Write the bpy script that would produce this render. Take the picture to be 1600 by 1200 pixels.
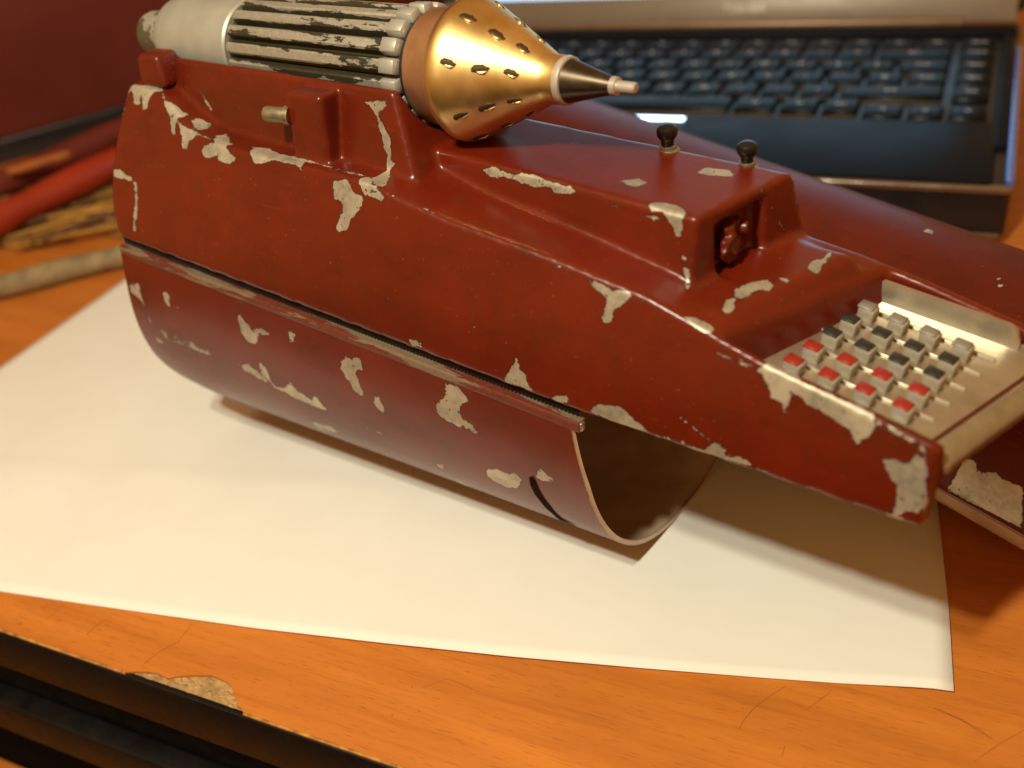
import bpy, bmesh, math, random
import numpy as np
from mathutils import Vector, Matrix

random.seed(7)
rng = np.random.default_rng(7)
for o in list(bpy.data.objects):
    bpy.data.objects.remove(o)
scene = bpy.context.scene
COL = scene.collection
MM = 0.001

# ------------------------------------------------------------------ camera
# world: X along the desk's front edge, Y into the desk, Z up, metres
RC = np.array([[0.90669968, 0.13669052, -0.39901301],
               [0.40203783, -0.56611532, 0.71963812],
               [-0.12751967, -0.81291398, -0.56825135]])
cam_d = bpy.data.cameras.new('camera')
cam = bpy.data.objects.new('camera', cam_d)
COL.objects.link(cam)
cr, cu, cb = RC[:, 0], -RC[:, 1], -RC[:, 2]
cam.matrix_world = Matrix(((cr[0], cu[0], cb[0], 0), (cr[1], cu[1], cb[1], 0), (cr[2], cu[2], cb[2], 0.2), (0, 0, 0, 1)))
cam_d.sensor_width = 36
cam_d.lens = 33.75
cam_d.clip_start = 0.01
cam_d.clip_end = 20
cam_d.dof.use_dof = True
cam_d.dof.focus_distance = 0.24
cam_d.dof.aperture_fstop = 9.5
scene.camera = cam

# ------------------------------------------------------------------ world, lamp, exposure
world = bpy.data.worlds.new('World')
scene.world = world
world.use_nodes = True
wb = world.node_tree.nodes['Background']
wb.inputs[0].default_value = (1.0, 0.46, 0.12, 1)
wb.inputs[1].default_value = 0.48

# gauntlet frame: u along the forearm (to the hand), v away from the viewer, z up (mm)
TH = math.radians(-14.0)
OG = np.array([-61.5, 201.0, 0.0])
GA = np.array([math.cos(TH), math.sin(TH), 0.0])
GB = np.array([-math.sin(TH), math.cos(TH), 0.0])


def gw(u, v, z):
    return (OG + GA * u + GB * v + np.array([0, 0, z])) * MM


def bulb(name, pos, watts, size, colour):
    d = bpy.data.lights.new(name, 'POINT')
    d.energy = watts
    d.shadow_soft_size = size
    d.color = colour
    o = bpy.data.objects.new(name, d)
    COL.objects.link(o)
    o.location = pos
    return o


bulb('desk_lamp_bulb', gw(12, -318, 490), 6.9, 0.012, (1.0, 0.98, 0.76))
bulb('desk_lamp_bulb', gw(19, -272, 490), 4.7, 0.012, (1.0, 0.98, 0.76))
scene.view_settings.view_transform = 'Standard'
scene.view_settings.look = 'None'
scene.view_settings.exposure = 0.0
scene.view_settings.gamma = 1.0
scene.render.engine = 'CYCLES'

# ------------------------------------------------------------------ materials


class NT:
    def __init__(self, name):
        self.m = bpy.data.materials.new(name)
        self.m.use_nodes = True
        self.t = self.m.node_tree
        self.b = self.t.nodes['Principled BSDF']

    def n(self, typ, **kw):
        nd = self.t.nodes.new(typ)
        for k, v in kw.items():
            if isinstance(k, str) and hasattr(nd, k):
                setattr(nd, k, v)
        return nd

    def l(self, a, b):
        self.t.links.new(a, b)

    def coords(self, scale=(1, 1, 1), rot=(0, 0, 0)):
        c = self.n('ShaderNodeTexCoord')
        mp = self.n('ShaderNodeMapping')
        mp.inputs['Scale'].default_value = scale
        mp.inputs['Rotation'].default_value = rot
        self.l(c.outputs['Object'], mp.inputs['Vector'])
        return mp.outputs[0]

    def noise(self, vec, scale, detail=3, rough=.55):
        nd = self.n('ShaderNodeTexNoise')
        nd.inputs['Scale'].default_value = scale
        nd.inputs['Detail'].default_value = detail
        nd.inputs['Roughness'].default_value = rough
        if vec is not None:
            self.l(vec, nd.inputs['Vector'])
        return nd.outputs['Fac']

    def math(self, op, a, b=None, c=None):
        nd = self.n('ShaderNodeMath', operation=op)
        for i, x in enumerate((a, b, c)):
            if x is None:
                continue
            if isinstance(x, (int, float)):
                nd.inputs[i].default_value = x
            else:
                self.l(x, nd.inputs[i])
        return nd.outputs[0]

    def rng(self, x, a, b, c=0., d=1.):
        nd = self.n('ShaderNodeMapRange')
        self.l(x, nd.inputs[0])
        for i, v in enumerate((a, b, c, d)):
            nd.inputs[i + 1].default_value = v
        return nd.outputs[0]

    def mix(self, f, a, b):
        nd = self.n('ShaderNodeMix', data_type='RGBA')
        if isinstance(f, (int, float)):
            nd.inputs[0].default_value = f
        else:
            self.l(f, nd.inputs[0])
        for sock, x in ((nd.inputs[6], a), (nd.inputs[7], b)):
            if isinstance(x, tuple):
                sock.default_value = (*x[:3], 1)
            else:
                self.l(x, sock)
        return nd.outputs[2]

    def set(self, key, x):
        s = self.b.inputs[key]
        if isinstance(x, (int, float)):
            s.default_value = x
        elif isinstance(x, tuple):
            s.default_value = (*x[:3], 1)
        else:
            self.l(x, s)

    def bump(self, h, strength=.3, dist=.0003):
        nd = self.n('ShaderNodeBump')
        nd.inputs['Strength'].default_value = strength
        nd.inputs['Distance'].default_value = dist
        self.l(h, nd.inputs['Height'])
        self.l(nd.outputs[0], self.b.inputs['Normal'])


def plain(name, col, rough=.5, metal=0., var=.12, scale=120, bump=0.0, spec=.5, emit=None, emis=0, coat=0):
    m = NT(name)
    v = m.coords()
    nz = m.noise(v, scale, 4)
    dark = tuple(c * (1 - var) for c in col)
    lite = tuple(min(1, c * (1 + var)) for c in col)
    m.set('Base Color', m.mix(m.rng(nz, .3, .7), dark, lite))
    m.set('Roughness', m.rng(nz, .3, .7, max(.02, rough - .06), min(1, rough + .06)))
    m.set('Metallic', metal)
    m.set('Specular IOR Level', spec)
    if coat:
        m.set('Coat Weight', coat)
        m.set('Coat Roughness', .08)
    if bump:
        m.bump(m.noise(v, scale * 3, 4), bump, .0002)
    if emit:
        m.set('Emission Color', emit)
        m.set('Emission Strength', emis)
    return m.m


BARE = (0.47, 0.42, 0.33)


def paint(name, col, rough=.38, chips=True, speck=.775, gloss=1.0):
    """red enamel over bare metal; 'chip' is a signed distance in mm (negative where the paint is gone)"""
    m = NT(name)
    v = m.coords()
    n1 = m.noise(v, 45, 4)
    n2 = m.noise(v, 420, 3)
    n3 = m.noise(v, 1500, 2)
    c = m.mix(m.rng(n1, .3, .7), tuple(x * .86 for x in col), tuple(x * 1.1 for x in col))
    # dust and grime held in the enamel
    c = m.mix(m.rng(m.noise(v, 260, 5, .7), .62, .74, 0, .55), c, tuple(x * .45 for x in col))
    rub = m.noise(m.coords((1.0, 1.0, 2.2), (0, .35, .2)), 18, 5, .7)
    c = m.mix(m.rng(rub, .46, .74, 0, .8), c, (col[0] * .50, col[1] * .75, col[2] * .6))
    drip = m.noise(m.coords((9.0, 9.0, 1.2)), 22, 4, .65)
    c = m.mix(m.rng(drip, .54, .72, 0, .45), c, (col[0] * .6, col[1] * .9 + .004, col[2] + .001))
    hair = m.noise(m.coords((3.0, 60.0, 60.0), (.0, .38, .3)), 14, 2)
    c = m.mix(m.rng(hair, .70, .74, 0, .22), c, (col[0] * 1.5, col[1] * 3 + .01, col[2] * 3 + .008))
    dust = m.noise(v, 1100, 1)
    c = m.mix(m.rng(dust, .745, .77, 0, .28), c, (.30, .16, .08))
    c = m.mix(m.rng(m.noise(v, 1300, 1), .74, .77, 0, .7), c, (.02, .006, .003))
    if chips:
        at = m.n('ShaderNodeAttribute')
        at.attribute_name = 'chip'
        d = m.math('ADD', at.outputs['Fac'], m.math('MULTIPLY', m.math('SUBTRACT', n2, .5), 1.9))
        d = m.math('ADD', d, m.math('MULTIPLY', m.math('SUBTRACT', n3, .5), .7))
        sp = m.rng(m.noise(v, 330, 2), speck, speck + .02, 3.0, -1.0)
        d = m.math('MINIMUM', d, sp)
        mask = m.rng(d, -.10, .10, 1, 0)
        edge = m.rng(m.math('ABSOLUTE', m.math('ADD', d, -.22)), .0, .28, .55, 0)
        c = m.mix(edge, c, tuple(x * .3 + .01 for x in col))
        bare = m.mix(m.rng(m.noise(v, 700, 4), .35, .68), tuple(x * .70 for x in BARE), BARE)
        bare = m.mix(m.rng(m.noise(v, 160, 3), .40, .65), bare, (BARE[0] * 1.22, BARE[1] * 1.2, BARE[2] * 1.15))
        bare = m.mix(m.rng(m.noise(v, 800, 1), .70, .74), bare, (.12, .08, .05))
        c = m.mix(mask, c, bare)
        m.set('Metallic', m.math('MULTIPLY', mask, .6))
        m.set('Roughness', m.rng(m.math('ADD', mask, m.math('MULTIPLY', n1, .3)), 0, 1, rough - .10, .52))
        m.bump(m.math('ADD', m.math('MULTIPLY', mask, -1.0), m.math('MULTIPLY', n2, .10)), .8, .0004)
    else:
        m.set('Roughness', m.rng(n1, .3, .7, rough - .05, rough + .08))
        m.bump(n2, .08, .0002)
    m.set('Base Color', c)
    m.set('Specular IOR Level', .34 * gloss)
    m.set('Coat Weight', m.rng(rub, .3, .75, .42 * gloss, .10 * gloss))
    m.set('Coat Roughness', m.rng(rub, .3, .7, .16, .34))
    return m.m


def worn(name, under, over, th, scale, stretch=(1, 1, 1), rough=.45, metal=.5, crest=False):
    """paint rubbed off metal in patches"""
    m = NT(name)
    v = m.coords(stretch)
    oi = m.n('ShaderNodeObjectInfo')
    va = m.n('ShaderNodeVectorMath', operation='ADD')
    cx = m.n('ShaderNodeCombineXYZ')
    m.l(m.math('MULTIPLY', oi.outputs['Random'], 3.0), cx.inputs[0])
    m.l(m.math('MULTIPLY', oi.outputs['Random'], 1.7), cx.inputs[1])
    m.l(v, va.inputs[0])
    m.l(cx.outputs[0], va.inputs[1])
    nz = m.noise(va.outputs[0], scale, 6, .68)
    if crest:
        # paint survives on the flanks, the crest is rubbed bare
        sx = m.n('ShaderNodeSeparateXYZ')
        tc_ = m.n('ShaderNodeTexCoord')
        m.l(tc_.outputs['Object'], sx.inputs[0])
        nz = m.math('ADD', nz, m.rng(sx.outputs[2], .0006, .0021, .22, -.02))
    f = m.rng(nz, th - .015, th + .015)
    fine = m.noise(m.coords(), 900, 3)
    u2 = m.mix(m.rng(fine, .3, .7), tuple(x * .75 for x in under), under)
    o2 = m.mix(m.rng(fine, .3, .7), tuple(x * .7 for x in over), over)
    m.set('Base Color', m.mix(f, u2, o2))
    m.set('Metallic', m.rng(f, 0, 1, metal, .1))
    m.set('Roughness', rough)
    m.bump(f, .4, .0002)
    return m.m


M = {}
RED = (0.136, 0.0108, 0.0024)
M['red'] = paint('red_enamel', RED)
M['red_shell'] = paint('red_enamel_shell', (0.140, 0.0135, 0.0036), rough=.42, speck=.79, gloss=.75)
M['red_shaded'] = paint('red_enamel_shaded', (0.120, 0.0125, 0.004), rough=.6, speck=.80, gloss=.4)  # same red, darkened: the rear gauntlet's partial shade is put into the colour
M['red_plain'] = paint('red_enamel_plain', RED, chips=False)
M['gold'] = plain('gold_metal', (0.78, 0.55, 0.22), .40, 1.0, .14, 90, .12)
M['copper'] = plain('copper_metal', (0.50, 0.265, 0.14), .42, .8, .08, 150)
M['silver'] = plain('brushed_aluminium', (0.50, 0.45, 0.36), .33, .8, .14, 120, .08)
M['pale'] = plain('pale_primer', (0.42, 0.40, 0.34), .45, .35, .08, 90, .08)
M['rib'] = worn('ribbed_metal', (0.50, 0.47, 0.39), (0.040, 0.033, 0.018), .525, 260, (.24, 1, 1), .42, .6, True)
M['cap'] = worn('cap_metal', (0.55, 0.52, 0.44), (0.11, 0.10, 0.055), .47, 110)
M['core'] = plain('olive_core', (0.05, 0.045, 0.025), .5, .2)
M['dark_metal'] = plain('dark_turned_metal', (0.085, 0.062, 0.04), .34, .9, .2, 300)
M['bright'] = plain('bright_metal', (0.66, 0.62, 0.55), .35, .6, .05)
M['black'] = plain('black_rubber', (0.008, 0.007, 0.006), .6, 0, .2)
M['hole'] = plain('dark_punched_hole', (0.05, 0.022, 0.006), .6, .3)
M['brass'] = plain('old_brass', (0.33, 0.27, 0.17), .45, .8, .25, 400)
M['knob'] = worn('knob_black', (0.30, 0.02, 0.01), (0.012, 0.009, 0.007), .34, 160, rough=.3, metal=0)
M['inner'] = plain('shell_inside', (0.56, 0.42, 0.29), .42, .25, .25, 60)
M['rail'] = worn('rail_worn', (0.27, 0.18, 0.11), (0.17, 0.035, 0.018), .49, 220, (.10, 1, 1), .5, .3)
M['lip'] = plain('worn_lip', (0.36, 0.29, 0.18), .34, .6, .2, 160)
M['key_red'] = plain('key_red', (0.30, 0.020, 0.012), .35, 0, .1)
M['key_black'] = plain('key_black', (0.022, 0.021, 0.017), .4, 0, .1)
M['key_grey'] = plain('key_grey', (0.30, 0.28, 0.24), .45, .4, .1)

# ------------------------------------------------------------------ mesh helpers


def link(name, me, parent=None, mat=None, loc=None, rot=None):
    o = bpy.data.objects.new(name, me)
    COL.objects.link(o)
    if parent is not None:
        o.parent = parent
    if mat is not None and me is not None:
        me.materials.append(mat)
    if loc is not None:
        o.location = loc
    if rot is not None:
        o.rotation_euler = rot
    return o


def mesh(name, verts, faces, smooth=True):
    me = bpy.data.meshes.new(name)
    me.from_pydata([tuple(float(c) * MM for c in v) for v in verts], [], [tuple(int(i) for i in f) for f in faces])
    me.update()
    if smooth:
        me.polygons.foreach_set('use_smooth', [True] * len(me.polygons))
    return me


def thing(name, label, cat, loc=(0, 0, 0), rotz=0, group=None):
    o = bpy.data.objects.new(name, None)
    COL.objects.link(o)
    o.empty_display_size = .02
    o.location = loc
    o.rotation_euler = (0, 0, rotz)
    return tag(o, label, cat, group)


def tag(o, label, cat, group=None):
    o['label'] = label
    o['category'] = cat
    if group:
        o['group'] = group
    return o


def bm_mesh(name, bm, smooth=True, angle=None):
    me = bpy.data.meshes.new(name)
    bmesh.ops.recalc_face_normals(bm, faces=bm.faces)
    bm.to_mesh(me)
    bm.free()
    if smooth:
        me.polygons.foreach_set('use_smooth', [True] * len(me.polygons))
        if angle:
            me.set_sharp_from_angle(angle=math.radians(angle))
    return me


def box_mesh(name, sx, sy, sz, bev=.3, seg=2, taper=1.0, taper_y=None):
    """box standing on z=0, centred in x/y, sizes in mm; taper shrinks the top"""
    bm = bmesh.new()
    ty = taper if taper_y is None else taper_y
    vs = [bm.verts.new((x * sx / 2 * MM * (taper if z else 1), y * sy / 2 * MM * (ty if z else 1), z * sz * MM))
          for z in (0, 1) for y in (-1, 1) for x in (-1, 1)]
    for f in ((0, 1, 3, 2), (4, 6, 7, 5), (0, 4, 5, 1), (2, 3, 7, 6), (0, 2, 6, 4), (1, 5, 7, 3)):
        bm.faces.new([vs[i] for i in f])
    bmesh.ops.recalc_face_normals(bm, faces=bm.faces)
    if bev:
        bmesh.ops.bevel(bm, geom=list(bm.edges), offset=bev * MM, segments=seg, profile=.5, affect='EDGES')
    return bm_mesh(name, bm, True, 50)


def lathe(name, prof, n=48, axis='x', angle=35):
    """profile [(axial, radius)] in mm turned about an axis through the origin"""
    vs, fs = [], []
    for a, r in prof:
        for k in range(n):
            t = 2 * math.pi * k / n
            c, s = r * math.cos(t), r * math.sin(t)
            vs.append((a, c, s) if axis == 'x' else (c, s, a))
    for i in range(len(prof) - 1):
        for k in range(n):
            k2 = (k + 1) % n
            q = (i * n + k, i * n + k2, (i + 1) * n + k2, (i + 1) * n + k)
            fs.append(q if axis != 'x' else q)
    fs.append(tuple(range(n)))
    fs.append(tuple(range((len(prof) - 1) * n, len(prof) * n)))
    bm = bmesh.new()
    bv = [bm.verts.new(tuple(c * MM for c in v)) for v in vs]
    for f in fs:
        try:
            bm.faces.new([bv[i] for i in f])
        except ValueError:
            pass
    bmesh.ops.remove_doubles(bm, verts=bm.verts, dist=1e-6)
    return bm_mesh(name, bm, True, angle)


def tube(name, pts, rad, n=14, jitter=0.0):
    """tube through points (mm) with per-point radius"""
    P = [np.array(p, float) for p in pts]
    rs = rad if isinstance(rad, (list, tuple)) else [rad] * len(P)
    vs, fs = [], []
    for i, p in enumerate(P):
        d = P[min(i + 1, len(P) - 1)] - P[max(i - 1, 0)]
        d /= np.linalg.norm(d)
        up = np.array([0, 0, 1.]) if abs(d[2]) < .9 else np.array([1., 0, 0])
        e1 = np.cross(d, up)
        e1 /= np.linalg.norm(e1)
        e2 = np.cross(d, e1)
        for k in range(n):
            t = 2 * math.pi * k / n
            r = rs[i] * (1 + jitter * (random.random() - .5))
            vs.append(p + e1 * r * math.cos(t) + e2 * r * math.sin(t))
    for i in range(len(P) - 1):
        for k in range(n):
            k2 = (k + 1) % n
            fs.append((i * n + k, i * n + k2, (i + 1) * n + k2, (i + 1) * n + k))
    fs.append(tuple(range(n))[::-1])
    fs.append(tuple(range((len(P) - 1) * n, len(P) * n)))
    return mesh(name, vs, fs)


def smax(a, b, k):
    h = np.clip(.5 + .5 * (a - b) / k, 0, 1)
    return b + (a - b) * h + k * h * (1 - h)


def smin(a, b, k):
    return -smax(-a, -b, k)


def surface_nets(D, org, h):
    """mesh of the zero level of the grid D (vectorised surface nets)"""
    ins = D < 0
    nx, ny, nz = D.shape
    cs = np.zeros((nx - 1, ny - 1, nz - 1), np.int8)
    for i in (0, 1):
        for j in (0, 1):
            for k in (0, 1):
                cs += ins[i:nx - 1 + i, j:ny - 1 + j, k:nz - 1 + k]
    act = np.argwhere((cs > 0) & (cs < 8))
    idx = -np.ones(cs.shape, np.int64)
    idx[act[:, 0], act[:, 1], act[:, 2]] = np.arange(len(act))
    acc = np.zeros((len(act), 3))
    cnt = np.zeros(len(act))
    corners = [(i, j, k) for i in (0, 1) for j in (0, 1) for k in (0, 1)]
    for c0 in corners:
        for ax in range(3):
            if c0[ax]:
                continue
            c1 = list(c0)
            c1[ax] = 1
            a = act + np.array(c0)
            b = act + np.array(c1)
            d0 = D[a[:, 0], a[:, 1], a[:, 2]].astype(float)
            d1 = D[b[:, 0], b[:, 1], b[:, 2]].astype(float)
            m = (d0 < 0) != (d1 < 0)
            t = np.where(m, d0 / np.where(m, d0 - d1, 1), 0)
            p = np.array(c0, float)[None, :].repeat(len(act), 0)
            p[:, ax] += t
            acc[m] += p[m]
            cnt[m] += 1
    V = (act + acc / cnt[:, None]) * h + np.array(org)
    F = []
    for ax in range(3):
        o1, o2 = (ax + 1) % 3, (ax + 2) % 3
        s0 = [slice(None)] * 3
        s1 = [slice(None)] * 3
        s0[ax] = slice(0, -1)
        s1[ax] = slice(1, None)
        A, B = ins[tuple(s0)], ins[tuple(s1)]
        e = np.argwhere(A != B)
        e = e[(e[:, o1] > 0) & (e[:, o2] > 0) & (e[:, o1] < D.shape[o1] - 1) & (e[:, o2] < D.shape[o2] - 1)]
        q = []
        for a1, a2 in ((-1, -1), (0, -1), (0, 0), (-1, 0)):
            c = e.copy()
            c[:, o1] += a1
            c[:, o2] += a2
            q.append(idx[c[:, 0], c[:, 1], c[:, 2]])
        q = np.stack(q, 1)
        flip = ~A[e[:, 0], e[:, 1], e[:, 2]]
        q[flip] = q[flip][:, ::-1]
        F.append(q)
    return V, np.concatenate(F)


def np_mesh(name, V, F):
    me = bpy.data.meshes.new(name)
    me.vertices.add(len(V))
    me.vertices.foreach_set('co', (V * MM).astype(np.float32).ravel())
    me.loops.add(F.size)
    me.loops.foreach_set('vertex_index', F.astype(np.int32).ravel())
    me.polygons.add(len(F))
    me.polygons.foreach_set('loop_start', np.arange(0, F.size, F.shape[1], dtype=np.int32))
    me.update(calc_edges=True)
    me.polygons.foreach_set('use_smooth', np.ones(len(F), bool))
    me.validate()
    return me


def poly_dist(P, poly, closed=True):
    """signed distance (negative inside) of 2-D points to a polygon, or plain distance to a polyline"""
    poly = np.array(poly, float)
    n = len(poly)
    best = np.full(len(P), 1e9)
    inside = np.zeros(len(P), bool)
    for i in range(n if closed else n - 1):
        a, b = poly[i], poly[(i + 1) % n]
        ab = b - a
        t = np.clip(((P - a) @ ab) / max(ab @ ab, 1e-9), 0, 1)
        best = np.minimum(best, np.hypot(*(P - a - t[:, None] * ab).T))
        if closed:
            c = ((a[1] > P[:, 1]) != (b[1] > P[:, 1]))
            xx = a[0] + (P[:, 1] - a[1]) * ab[0] / (ab[1] if abs(ab[1]) > 1e-9 else 1e-9)
            inside ^= c & (P[:, 0] < xx)
    return np.where(inside, -best, best) if closed else best


def chip_field(P, polys, lines=()):
    d = np.full(len(P), 6.0)
    for pl in polys:
        a = np.array(pl)
        lo, hi = a.min(0) - 6, a.max(0) + 6
        m = np.all((P > lo) & (P < hi), 1)
        if m.any():
            d[m] = np.minimum(d[m], poly_dist(P[m], pl))
    for pl, w in lines:
        a = np.array(pl)
        lo, hi = a.min(0) - 6, a.max(0) + 6
        m = np.all((P > lo) & (P < hi), 1)
        if m.any():
            d[m] = np.minimum(d[m], poly_dist(P[m], pl, False) - w)
    return d


def set_attr(me, name, vals):
    a = me.attributes.new(name, 'FLOAT', 'POINT')
    a.data.foreach_set('value', vals.astype(np.float32))


# wear: places where the paint is gone, in the coordinates of each shell (mm)
KEYCORNERS = {'nr': [43.3, -27.8], 'nf': [65.5, -28.5], 'fr': [48.0, -1.4], 'ff': [68.3, -3.1]}
LEFT = {'t1': [[-470.4, 287.9, 14.0], [-450.9, 427.0, 14.0]], 't2': [[-521.4, 329.3, 12.0], [-494.9, 476.8, 12.0]], 'o': [[-506.4, 353.3, 20.0], [-484.9, 383.9, 20.0]], 's': [[-429.9, 249.8, 6.0], [-340.4, 329.5, 6.0]], 'm': [-460.6, 338.4, 0.0]}
SCRATCHES = [([(10.0, 156.9), (12.8, 156.4), (15.8, 155.7), (17.9, 154.8), (20.4, 153.7), (22.5, 152.5)], 0.45), ([(-22.6, 152.6), (-25.6, 148.5), (-28.4, 144.0), (-29.9, 140.0), (-30.4, 137.3)], 0.2), ([(-20.9, 148.6), (-17.0, 147.3), (-14.4, 151.1), (-12.2, 154.8)], 0.14), ([(28.8, 157.1), (24.1, 151.8), (19.2, 145.4)], 0.16), ([(-19.8, 133.5), (-19.7, 136.2)], 0.2), ([(-183.2, 122.1), (-182.6, 115.1), (-185.7, 110.5), (-186.9, 105.9)], 0.22), ([(-210.3, 114.4), (-211.2, 111.4), (-211.3, 108.6)], 0.28), ([(-232.2, 113.8), (-232.6, 112.7), (-234.0, 112.6)], 0.4), ([(-228.1, 114.6), (-227.7, 111.8), (-228.4, 109.2)], 0.2), ([(-108.2, 123.6), (-103.2, 128.4), (-93.4, 127.1)], 0.2)]
CHIPS_HULL = [[(-154.93, 84.54), (-154.79, 90.35), (-150.77, 91.54), (-145.66, 93.34), (-142.33, 90.66), (-144.98, 89.63), (-145.74, 86.92), (-145.4, 82.89), (-146.77, 81.75), (-148.52, 86.29), (-149.79, 87.66), (-148.92, 83.3), (-151.04, 83.23), (-153.52, 88.51), (-155.46, 85.3), (-155.4, 83.7), (-155.34, 81.57), (-155.48, 79.78), (-154.95, 76.93), (-155.0, 72.88), (-155.26, 73.36), (-154.96, 76.99), (-155.22, 81.36), (-155.42, 83.24)], [(-139.08, 86.29), (-137.2, 87.29), (-131.13, 84.54), (-130.13, 82.51), (-132.4, 81.59), (-131.63, 75.46), (-133.04, 75.94), (-134.86, 81.09)], [(-131.77, 80.92), (-127.35, 78.72), (-121.94, 77.88), (-123.48, 75.27), (-125.26, 73.75), (-125.01, 70.75), (-127.09, 70.66), (-128.02, 74.69)], [(-128.2, 82.1), (-128.04, 84.62), (-124.74, 84.1), (-122.68, 81.09), (-123.99, 79.41)], [(-117.69, 79.06), (-116.56, 81.31), (-111.23, 77.92), (-109.71, 74.8), (-104.54, 71.82), (-107.69, 69.33), (-111.83, 69.87), (-112.62, 71.9), (-115.86, 69.36), (-118.62, 70.62), (-118.82, 73.57), (-115.02, 75.65)], [(-102.98, 78.06), (-97.63, 78.84), (-90.81, 77.49), (-81.9, 77.6), (-79.98, 72.6), (-82.16, 74.21), (-85.44, 74.18), (-91.54, 74.31), (-95.64, 72.33), (-97.78, 71.17), (-98.91, 73.38)], [(-68.94, 72.63), (-67.17, 72.37), (-65.13, 73.85), (-61.5, 70.13), (-58.75, 69.18), (-59.16, 65.11), (-62.0, 61.96), (-63.49, 57.85), (-66.13, 56.53), (-66.87, 58.24), (-65.09, 63.09), (-65.64, 66.41), (-68.36, 66.1)], [(-61.28, 74.59), (-60.09, 76.85), (-54.52, 72.89), (-51.14, 70.74), (-52.05, 69.07), (-55.46, 69.89), (-58.13, 69.93)], [(-64.82, 99.65), (-58.41, 100.99), (-57.47, 99.46), (-60.52, 96.85), (-59.26, 94.22), (-56.69, 90.65), (-56.84, 84.37), (-55.19, 83.5), (-56.66, 81.38), (-53.04, 74.54), (-54.82, 73.57), (-58.33, 76.37), (-57.82, 81.07), (-57.82, 85.35), (-60.29, 93.51), (-61.2, 96.76)], [(-154.29, 55.71), (-151.78, 56.71), (-145.47, 54.87), (-144.85, 53.48), (-148.72, 53.59), (-153.19, 53.61)], [(-35.51, 90.01), (-31.44, 91.62), (-27.22, 90.37), (-21.43, 91.74), (-17.71, 90.54), (-11.71, 90.06), (-8.98, 89.48), (-10.47, 88.11), (-14.24, 87.66), (-15.91, 88.93), (-20.34, 88.11), (-24.32, 88.72), (-28.37, 89.34), (-33.13, 88.51)], [(-2.36, 96.9), (0.14, 99.94), (3.0, 98.43), (1.89, 95.55)], [(8.9, 89.02), (9.65, 91.14), (13.88, 91.7), (17.95, 89.17), (17.2, 87.07), (17.05, 82.36), (16.09, 82.89), (15.48, 85.23), (13.8, 85.86), (14.2, 86.93), (12.41, 88.11), (10.13, 87.83)], [(18.01, 78.33), (18.73, 78.0), (18.64, 75.95), (19.64, 74.69), (20.42, 70.19), (19.42, 71.15), (18.51, 74.39)], [(3.56, 62.23), (4.38, 63.32), (6.78, 62.74), (8.76, 61.49), (9.32, 62.5), (12.09, 63.23), (13.03, 61.84), (10.82, 59.2), (9.19, 57.03), (8.57, 53.54), (7.22, 52.8), (6.42, 53.9), (7.33, 56.94), (7.57, 59.47), (4.64, 60.68)], [(24.33, 60.6), (26.08, 61.4), (30.17, 59.86), (30.91, 58.49), (29.34, 57.96), (26.31, 58.7)], [(28.56, 66.97), (28.36, 70.34), (29.32, 71.81), (27.82, 74.49), (29.18, 79.09), (31.75, 80.96), (33.49, 80.03), (33.28, 77.68), (31.27, 76.54), (30.8, 73.11), (29.66, 71.12), (31.07, 67.01), (30.18, 65.56)], [(36.35, 90.0), (36.38, 92.95), (37.65, 95.09), (37.84, 98.24), (38.38, 96.46), (38.59, 91.76), (38.6, 88.34), (37.47, 88.32)], [(32.8, 83.39), (34.38, 83.74), (35.49, 82.59), (34.19, 82.25)], [(9.5, 107.61), (10.06, 110.92), (14.66, 112.0), (17.61, 109.88), (13.96, 108.05)], [(10.22, 86.35), (11.62, 86.89), (11.44, 85.86), (10.64, 85.59)], [(40.52, 52.88), (41.72, 54.14), (40.73, 57.78), (48.46, 54.01), (49.47, 52.85), (53.5, 52.22), (62.84, 50.65), (63.81, 48.05), (63.71, 46.27), (61.07, 41.6), (60.35, 42.81), (59.92, 44.64), (56.71, 46.32), (53.99, 46.96), (48.28, 49.48), (47.41, 50.16), (47.78, 47.23), (47.16, 44.15), (46.09, 46.55), (43.91, 46.45), (43.39, 49.09)], [(66.34, 40.46), (68.33, 41.6), (70.53, 41.1), (71.75, 44.62), (73.15, 42.29), (74.12, 40.28), (74.39, 35.93), (74.08, 30.69), (72.85, 29.54), (71.37, 29.84), (70.52, 27.87), (69.55, 28.42), (69.58, 32.56), (69.7, 35.68), (67.92, 36.88), (66.74, 38.87)], [(68.4, 27.27), (69.8, 27.78), (72.0, 27.57), (71.37, 27.18), (70.27, 27.07), (68.78, 27.2)], [(4.84, 27.29), (7.37, 30.27), (11.72, 31.44), (13.89, 30.62), (19.06, 27.03), (19.75, 26.91), (23.52, 27.34), (26.17, 26.94), (27.12, 28.86), (27.48, 26.99), (31.61, 27.49), (33.28, 29.84), (34.75, 30.75), (36.41, 27.93), (40.19, 29.05), (42.8, 27.52), (45.7, 27.75), (33.64, 27.16), (33.06, 26.98), (30.08, 26.74), (25.9, 26.94), (19.22, 26.86), (9.68, 26.65)], [(-17.88, 27.51), (-15.38, 31.91), (-13.7, 35.43), (-13.24, 32.12), (-11.66, 31.55), (-10.74, 28.42), (-8.73, 27.17), (-13.54, 27.53), (-17.37, 27.09)], [(-5.39, 26.88), (-3.41, 28.62), (-1.34, 29.71), (-0.36, 28.38), (-1.71, 26.91), (-3.52, 26.82)], [(-44.98, 30.01), (-41.04, 30.16), (-41.2, 28.91), (-44.25, 28.76)]]
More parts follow.
